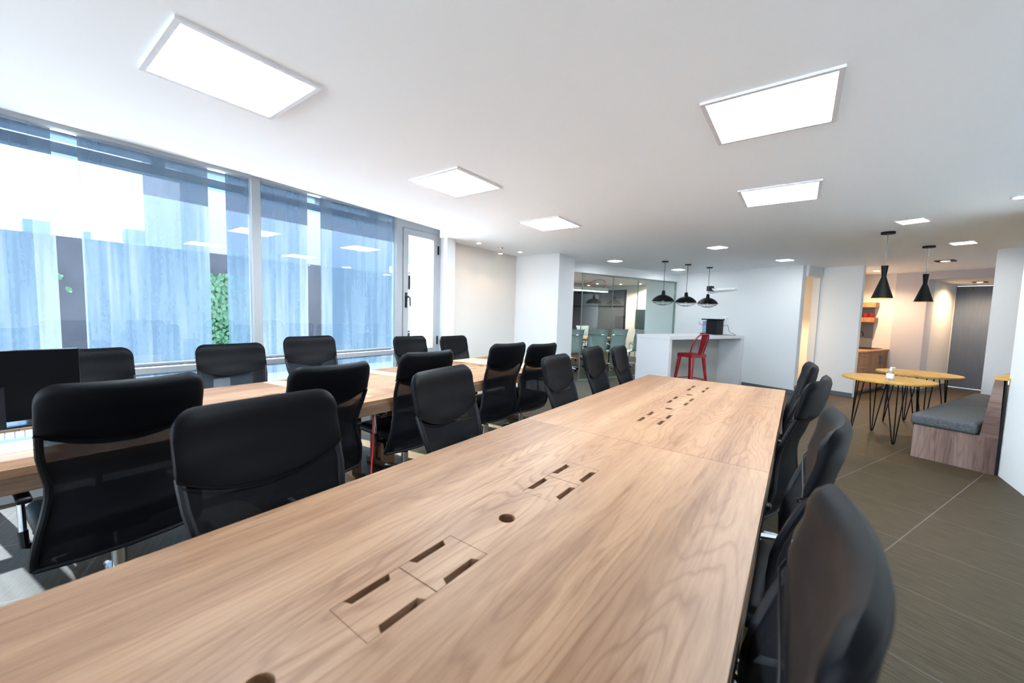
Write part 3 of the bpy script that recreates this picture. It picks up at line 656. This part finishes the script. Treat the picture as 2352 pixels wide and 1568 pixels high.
cone_pendant('black hourglass cone pendant over the nearer round table', 1.797, -2.333, 0.0)
cone_pendant('black hourglass cone pendant over the farther round table', 1.806, -0.903, 0.012)

# ------------------------------------------------------------------ white bar with stool and coffee machine
br = thing('bar_counter', 'white bar counter under the three caged pendants', 'bar counter', (OX, OY, 0), -TH)
obj('counter_top', box(BM(), -1.70, -0.955, -2.36, -0.015, 0.975, 1.035, 0.003, 1), M['bar'], br)
obj('end_panel', box(BM(), -1.695, -0.965, -2.355, -2.28, 0.0, 0.975), M['bar'], br)
obj('end_panel', box(BM(), -1.695, -0.965, -0.095, -0.02, 0.0, 0.975), M['bar'], br)
obj('back_panel', box(BM(), -1.47, -1.44, -2.28, -0.095, 0.0, 0.975), M['barunder'], br)  # shade of the recess under the counter is put into the greyer colour
def make_stool():
    t = thing('bar_stool', 'red metal bar stool with a high bent back at the white bar', 'bar stool', XY(-0.86, -1.86), math.radians(60))
    obj('seat', box(BM(), -0.165, 0.165, -0.165, 0.165, 0.715, 0.735, 0.009, 2), M['red'], t, smooth=True)
    bm = BM()
    for b in ((-0.168, 0.168, -0.168, -0.16), (-0.168, 0.168, 0.16, 0.168), (-0.168, -0.16, -0.16, 0.16), (0.16, 0.168, -0.16, 0.16)): box(bm, *b, 0.67, 0.722)
    obj('seat_skirt', bm, M['red'], t)
    for sx in (-1, 1):
        for sy in (-1, 1):
            bm = BM(); top = Vector((sx*0.135, sy*0.135, 0.70)); bot = Vector((sx*0.205, sy*0.205, 0.0))
            ra, rb = 0.036, 0.018; rings = []
            for P, r in ((top, ra), (bot, rb)): rings.append([bm.verts.new(P + Vector((r*math.cos(q), r*math.sin(q), 0))) for q in [2*PI*k/10 for k in range(10)]])
            for k in range(10): bm.faces.new((rings[0][k], rings[0][(k+1) % 10], rings[1][(k+1) % 10], rings[1][k]))
            bm.faces.new(rings[1]); obj('leg', bm, M['red'], t, smooth=True)
    bm = BM(); q = 0.183
    for a, b in (((-q, -q), (q, -q)), ((q, -q), (q, q)), ((q, q), (-q, q)), ((-q, q), (-q, -q))): tube(bm, [(*a, 0.27), (*b, 0.27)], 0.009)
    obj('foot_rail', bm, M['red'], t, smooth=True)
    obj('back_hoop', tube(BM(), spline([(-0.16, -0.10, 0.72), (-0.165, -0.14, 0.86), (-0.15, -0.20, 1.0), (-0.10, -0.245, 1.075), (0, -0.26, 1.09), (0.10, -0.245, 1.075), (0.15, -0.20, 1.0), (0.165, -0.14, 0.86), (0.16, -0.10, 0.72)]), 0.012, 8), M['red'], t, smooth=True)
    obj('back_splat', prism(BM(), [(-0.04, 0.72), (0.04, 0.72), (0.075, 1.085), (-0.075, 1.085)], -0.004, 0.004, lambda a, b, c: (a, -0.165 - 0.095*(b-0.72)/0.365 + c, b)), M['red'], t)
    return t
make_stool()
cx, cy, _ = XY(-1.40, -0.42)
cm = thing('coffee_machine', 'black capsule coffee machine on the far end of the white bar', 'coffee machine', (cx, cy, 1.036), -TH)
obj('body', box(BM(), -0.08, 0.17, -0.11, 0.11, 0.0, 0.30, 0.012, 2), M['black'], cm)
obj('lid', box(BM(), -0.19, 0.185, -0.12, 0.12, 0.30, 0.325, 0.008, 2), M['blackmetal'], cm)
obj('water_tank', box(BM(), -0.18, -0.085, -0.09, 0.09, 0.03, 0.28, 0.015, 2), M['bluegrey'], cm)
obj('lever', tube(BM(), [(-0.08, -0.115, 0.19), (-0.20, -0.12, 0.20), (-0.23, -0.12, 0.25)], 0.008), M['chrome'], cm, smooth=True)
obj('drip_tray', box(BM(), -0.20, 0.16, -0.13, 0.12, 0.0, 0.02, 0.004, 1), M['blackmetal'], cm)
pts = [(0.17, 0.0, 0.16), (0.24, 0.12, 0.20), (0.25, 0.2, 0.07), (0.38, 0.2, 0.007), (0.30, 0.05, 0.006), (0.17, 0.02, 0.02)]
obj('power_cord', tube(BM(), spline(pts, 8), 0.004), M['black'], cm, smooth=True)
so = thing('wall_socket', 'white double wall socket right of the coffee machine', 'socket', (OX, OY, 0), -TH)
obj('plate', box(BM(), -1.45, -1.31, -0.010, 0.0, 1.325, 1.42, 0.003, 1), M['whiteplastic'], so)
for k in (-1.415, -1.345): obj('outlet', box(BM(), k-0.022, k+0.022, -0.013, -0.0095, 1.35, 1.395, 0.002, 1), M['barunder'], so)
jb = thing('wall_bracket', 'white wall bracket with a black junction box above the bar', 'bracket', (OX, OY, 0), -TH)
obj('junction_box', box(BM(), -1.80, -1.69, -0.10, 0.0, 1.97, 2.08, 0.004, 1), M['black'], jb)
obj('arm', tube(BM(), spline([(-1.70, -0.06, 2.02), (-1.62, -0.05, 1.985), (-1.45, -0.05, 1.99), (-1.20, -0.03, 2.0)], 6), 0.018, 10), M['whiteplastic'], jb, smooth=True)
obj('fixing_plate', box(BM(), -1.62, -1.18, -0.012, 0.0, 1.985, 2.03), M['whiteplastic'], jb)

# ------------------------------------------------------------------ round hairpin tables, sanitizer, bench
def round_table(label, v, u, ang):
    x, y, _ = XY(v, u); t = thing('round_table', label, 'table', (x, y, 0), -TH + ang, 'round hairpin leg tables')
    obj('table_top', lathe(BM(), [(0, 0.722), (0.412, 0.722), (0.418, 0.716), (0.418, 0.702), (0.412, 0.696), (0, 0.696)], 56), M['ply'], t, smooth=True)
    for k in range(4):
        a = PI/2*k; c, s = math.cos(a), math.sin(a); bm = BM()
        F = Vector((0.30*c, 0.30*s, 0.006))
        for q in (-1, 0, 1):
            top = Vector((0.235*c - s*q*0.085 + (0.05*c if q == 0 else 0), 0.235*s + c*q*0.085 + (0.05*s if q == 0 else 0), 0.696))
            e = Vector((-s*q*0.014, c*q*0.014, 0))
            tube(bm, [top, F + e + Vector((0, 0, 0.03)), F + e*0.5 + Vector((0, 0, 0.004)), F], 0.006, 7)
        box(bm, 0.235*c-0.06, 0.235*c+0.06, 0.235*s-0.06, 0.235*s+0.06, 0.692, 0.696)
        obj('hairpin_leg', bm, M['blackmetal'], t, smooth=True)
round_table('nearer round honey-wood table on black hairpin legs, with the sanitizer bottle', 1.83, -2.02, math.radians(-56))
round_table('farther round honey-wood table on black hairpin legs, before the blue-grey door', 1.82, -0.87, math.radians(-60))
x, y, _ = XY(1.90, -2.20)
sb = thing('sanitizer_bottle', 'clear pump bottle on the nearer round table', 'bottle', (x, y, 0.722))
obj('body', lathe(BM(), [(0, 0), (0.032, 0), (0.034, 0.006), (0.034, 0.085), (0.024, 0.105), (0.013, 0.112), (0, 0.112)], 24), M['water'], sb, smooth=True)
obj('label_band', lathe(BM(), [(0.0345, 0.025), (0.0345, 0.08)], 24), M['whiteplastic'], sb, smooth=True)
obj('pump', tube(tube(BM(), [(0, 0, 0.112), (0, 0, 0.150)], [0.014, 0.007]), [(0, 0, 0.148), (0.035, 0.012, 0.146)], 0.006), M['whiteplastic'], sb, smooth=True)
bn = thing('wall_bench', 'built-in oak bench with grey cushions against the right wall', 'bench', (OX, OY, 0), -TH)
obj('base', box(BM(), 2.215, 2.775, -2.57, -0.02, 0.0, 0.342), M['bench'], bn)
for k, (a, b) in enumerate(((-2.60, -1.305), (-1.30, -0.03))):
    obj('cushion', box(BM(), 2.19, 2.645, a, b, 0.343, 0.455, 0.03, 4), M['fabric'], bn, smooth=True)
obj('backrest', prism(BM(), [(2.66, 0.342), (2.712, 0.885), (2.765, 0.885), (2.775, 0.342)], -2.565, -0.02, lambda a, b, c: (a, c, b)), M['benchv'], bn)
obj('gap_shade', box(BM(), 2.777, 2.788, -2.563, -0.02, 0.0, 0.884), M['black'], bn)  # black sheet added as the shade of the gap between backrest and wall
obj('ledge', box(BM(), 2.705, 3.05, -2.565, -0.02, 0.886, 0.908), M['ply'], bn)
obj('light_strip', box(BM(), 2.789, 2.80, -2.5, -0.2, 0.85, 0.88), M['warmled'], bn)

# ------------------------------------------------------------------ kitchenette
kc = thing('kitchen_cabinet', 'oak base cabinet in the warm lit kitchenette', 'cabinet', (OX, OY, 0), -TH)
obj('carcass', box(BM(), 0.0, 0.53, 0.92, 2.66, 0.06, 0.80), M['kitwood'], kc); obj('plinth', box(BM(), 0.0, 0.50, 0.92, 2.66, 0.0, 0.06), M['baseb'], kc)
for a, b, z0, z1, dr in ((0.925, 1.78, 0.56, 0.795, True), (0.925, 1.78, 0.315, 0.555, True), (0.925, 1.78, 0.065, 0.31, True), (1.785, 2.22, 0.065, 0.795, False), (2.225, 2.655, 0.065, 0.795, False)):
    p = obj('drawer' if dr else 'door', box(BM(), 0.531, 0.549, a, b, z0, z1), M['kitwood'], kc)
    if dr: hb = tube(BM(), [(0.55, (a+b)/2-0.06, z1-0.07), (0.572, (a+b)/2-0.06, z1-0.07), (0.572, (a+b)/2+0.06, z1-0.07), (0.55, (a+b)/2+0.06, z1-0.07)], 0.005)
    else:
        yy = b-0.05 if a < 2.0 else a+0.05; hb = tube(BM(), [(0.55, yy, 0.70), (0.575, yy, 0.70), (0.575, yy, 0.56), (0.55, yy, 0.56)], 0.006)
    obj('handle', hb, M['darkalu'], p, smooth=True)
tag(obj('kitchen_worktop', box(BM(), -0.005, 0.565, 0.90, 2.665, 0.801, 0.835, 0.003, 1), M['kittop'], None, **TURN), 'orange oak worktop on the kitchenette cabinet', 'worktop')
tag(obj('splashback', box(BM(), 0.0, 0.27, 2.664, 2.678, 0.84, 1.80), M['greyback'], None, **TURN), 'dark grey splashback behind the kitchenette shelves', 'splashback')
for z, nm in ((1.435, 'lower oak shelf with red mugs in the kitchenette'), (1.75, 'upper empty oak shelf in the kitchenette')):
    tag(obj('wall_shelf', box(BM(), 0.0, 0.34, 2.45, 2.662, z-0.05, z+0.05), M['kitwood'], None, **TURN), nm, 'shelf', 'kitchenette shelves')
def mug(v, u, label):
    x, y, _ = XY(v, u); t = thing('mug', label, 'mug', (x, y, 1.486), -TH - PI/2, 'red mugs on the kitchenette shelf')
    obj('cup', lathe(BM(), [(0, 0), (0.030, 0), (0.034, 0.01), (0.034, 0.09), (0.031, 0.09), (0.031, 0.012), (0, 0.01)], 24), M['red'], t, smooth=True)
    obj('handle', tube(BM(), [(0, 0.032, 0.075), (0, 0.052, 0.068), (0, 0.055, 0.045), (0, 0.047, 0.025), (0, 0.032, 0.02)], 0.005), M['red'], t, smooth=True)
mug(0.268, 2.53, 'red mug at the right end of the lower kitchenette shelf'); mug(0.168, 2.53, 'red mug in the middle of the lower kitchenette shelf'); mug(0.065, 2.53, 'red mug at the left end of the lower kitchenette shelf')
fx, fy, _ = XY(0.10, 2.2); fc = thing('faucet', 'tall black kitchen faucet behind the sink', 'faucet', (fx, fy, 0.8352), -TH)
obj('spout', tube(BM(), spline([(0, 0, 0), (0, 0, 0.28), (0.03, 0, 0.36), (0.10, 0, 0.37), (0.15, 0, 0.32), (0.16, 0, 0.26)], 6), 0.013, 10), M['black'], fc, smooth=True)
obj('lever', tube(BM(), [(0, 0.01, 0.06), (0.01, 0.07, 0.09)], 0.007), M['black'], fc, smooth=True)
sx, sy, _ = XY(0.30, 2.25); tag(obj('sink', box(box(box(box(box(BM(), -0.18, 0.18, -0.30, -0.28, 0, 0.008), -0.18, 0.18, 0.28, 0.30, 0, 0.008), -0.18, -0.16, -0.28, 0.28, 0, 0.008), 0.16, 0.18, -0.28, 0.28, 0, 0.008), -0.16, 0.16, -0.28, 0.28, 0, 0.002), M['black'], None, (sx, sy, 0.8355), -TH), 'black sink set in the kitchenette worktop', 'sink')

# ------------------------------------------------------------------ meeting room behind the glass
mt = thing('meeting_table', 'reddish wood meeting table behind the glass partition', 'table', (OX, OY, 0), -TH)
obj('table_top', box(BM(), -5.3, -4.25, -3.2, -0.05, 0.69, 0.75), M['meetwood'], mt)
for v in (-5.1, -4.5):
    for u in (-3.0, -0.30): obj('leg', box(BM(), v, v+0.08, u, u+0.08, 0, 0.69), M['blackmetal'], mt)
def make_meeting_chair():
    t = thing('meeting_chair', '', 'chair')
    P = [(0.24, 0.44), (0.10, 0.43), (-0.10, 0.425), (-0.19, 0.45), (-0.225, 0.54), (-0.23, 0.66), (-0.25, 0.80), (-0.285, 0.92), (-0.315, 1.01), (-0.34, 1.02)]
    S = spline([(0, y, z) for y, z in P], 5); bm = BM(); g = [[bm.verts.new((s*0.23, p.y, p.z)) for s in (-1, -0.5, 0, 0.5, 1)] for p in S]
    for A, B in zip(g, g[1:]):
        for k in range(4): bm.faces.new((A[k], A[k+1], B[k+1], B[k]))
    sl = obj('sling', bm, M['meshwhite'], t, smooth=True); so_ = sl.modifiers.new('solid', 'SOLIDIFY'); so_.thickness = 0.008
    for s in (-1, 1):
        obj('side_rail', tube(BM(), [(s*0.238, p.y, p.z) for p in S], 0.011, 7), M['chrome'], t, smooth=True)
        obj('armrest', tube(BM(), spline([(s*0.25, -0.225, 0.62), (s*0.28, -0.10, 0.66), (s*0.28, 0.08, 0.655), (s*0.27, 0.16, 0.58), (s*0.25, 0.12, 0.45)], 5), 0.013, 8), M['chrome'], t, smooth=True)
    bm = BM(); tube(bm, [(-0.24, -0.27, 0.88), (-0.12, -0.315, 0.885), (0.12, -0.315, 0.885), (0.24, -0.27, 0.88)], 0.009); tube(bm, [(-0.23, -0.02, 0.415), (0.23, -0.02, 0.415)], 0.014)
    obj('cross_bar', bm, M['chrome'], t, smooth=True)
    obj('gas_lift', lathe(BM(), [(0.03, 0.42), (0.02, 0.40), (0.025, 0.25), (0.025, 0.09), (0, 0.09)], 14), M['chrome'], t, smooth=True)
    bm = BM()
    for k in range(5):
        a = 2*PI*k/5; tube(bm, [(0, 0, 0.10), (0.28*math.cos(a), 0.28*math.sin(a), 0.065)], [0.025, 0.014])
    obj('star_base', bm, M['chrome'], t, smooth=True)
    for k in range(5):
        a = 2*PI*k/5; c, s = 0.28*math.cos(a), 0.28*math.sin(a); obj('caster', tube(BM(), [(c - s*0.06, s + c*0.06, 0.028), (c + s*0.06, s - c*0.06, 0.028)], 0.028, 12), M['black'], t, smooth=True)
    return t
mc0 = make_meeting_chair(); first = [True]
def meeting_chair(v, u, turn, label):
    a = -TH + math.radians(turn); x, y, _ = XY(v, u)
    if first[0]: first[0] = False; mc0.location = (x, y, 0); mc0.rotation_euler = (0, 0, a); mc0['label'] = label; mc0['group'] = 'pale mesh meeting chairs'
    else: dup(mc0, (x, y, 0), a, label, 'pale mesh meeting chairs')
meeting_chair(-3.95, -2.20, 80, 'pale mesh meeting chair behind the glass, cut off by the white column')
meeting_chair(-4.00, -1.30, 62, 'pale mesh meeting chair behind the glass, seen squarely from behind')
meeting_chair(-3.98, -0.70, 84, 'pale mesh meeting chair behind the glass, second from the white bar')
meeting_chair(-3.95, -0.06, 104, 'pale mesh meeting chair behind the glass, nearest the white bar and seen side-on')
meeting_chair(-5.55, -0.95, -90, 'pale mesh meeting chair on the far side of the meeting table, beside the column')
meeting_chair(-5.55, -0.10, -90, 'pale mesh meeting chair on the far side of the meeting table, farther along')
lb = thing('light_bar', 'white linear light bar hanging in the meeting room', 'lamp', (OX, OY, 0), -TH)
obj('housing', box(BM(), -4.65, -4.55, -2.6, -0.36, 2.02, 2.115), M['whiteplastic'], lb); obj('diffuser', box(BM(), -4.64, -4.56, -2.58, -0.38, 2.012, 2.02), M['panel'], lb)
obj('cable', tube(BM(), spline([(-4.6, -0.55, 2.115), (-4.6, -0.40, 2.22), (-4.6, -0.50, 2.33), (-4.6, -0.75, 2.33), (-4.6, -1.1, 2.20), (-4.6, -1.5, 2.19), (-4.6, -2.0, 2.30), (-4.6, -2.4, 2.385)], 8), 0.008), M['redcable'], lb, smooth=True)
tv = thing('television', 'dark wall television in the meeting room', 'television', (OX, OY, 0), -TH)
obj('frame', box(BM(), -5.60, -4.30, 1.94, 1.998, 0.94, 1.585), M['black'], tv); obj('screen', box(BM(), -5.585, -4.315, 1.934, 1.941, 0.955, 1.57), M['tealscreen'], tv)
bd = thing('glass_board', 'large dark grey glass panel on the far wall of the meeting room', 'wall panel', (OX, OY, 0), -TH)
bm = BM()
for b in ((-9.5, -6.08, 2.21, 2.26), (-9.5, -6.08, 0.10, 0.15), (-6.13, -6.08, 0.15, 2.21), (-9.5, -6.13, 1.665, 1.715)): box(bm, b[0], b[1], 1.955, 1.995, b[2], b[3])
obj('frame', bm, M['black'], bd); obj('pane', box(BM(), -9.5, -6.13, 1.975, 1.99, 0.15, 2.21), M['board'], bd)
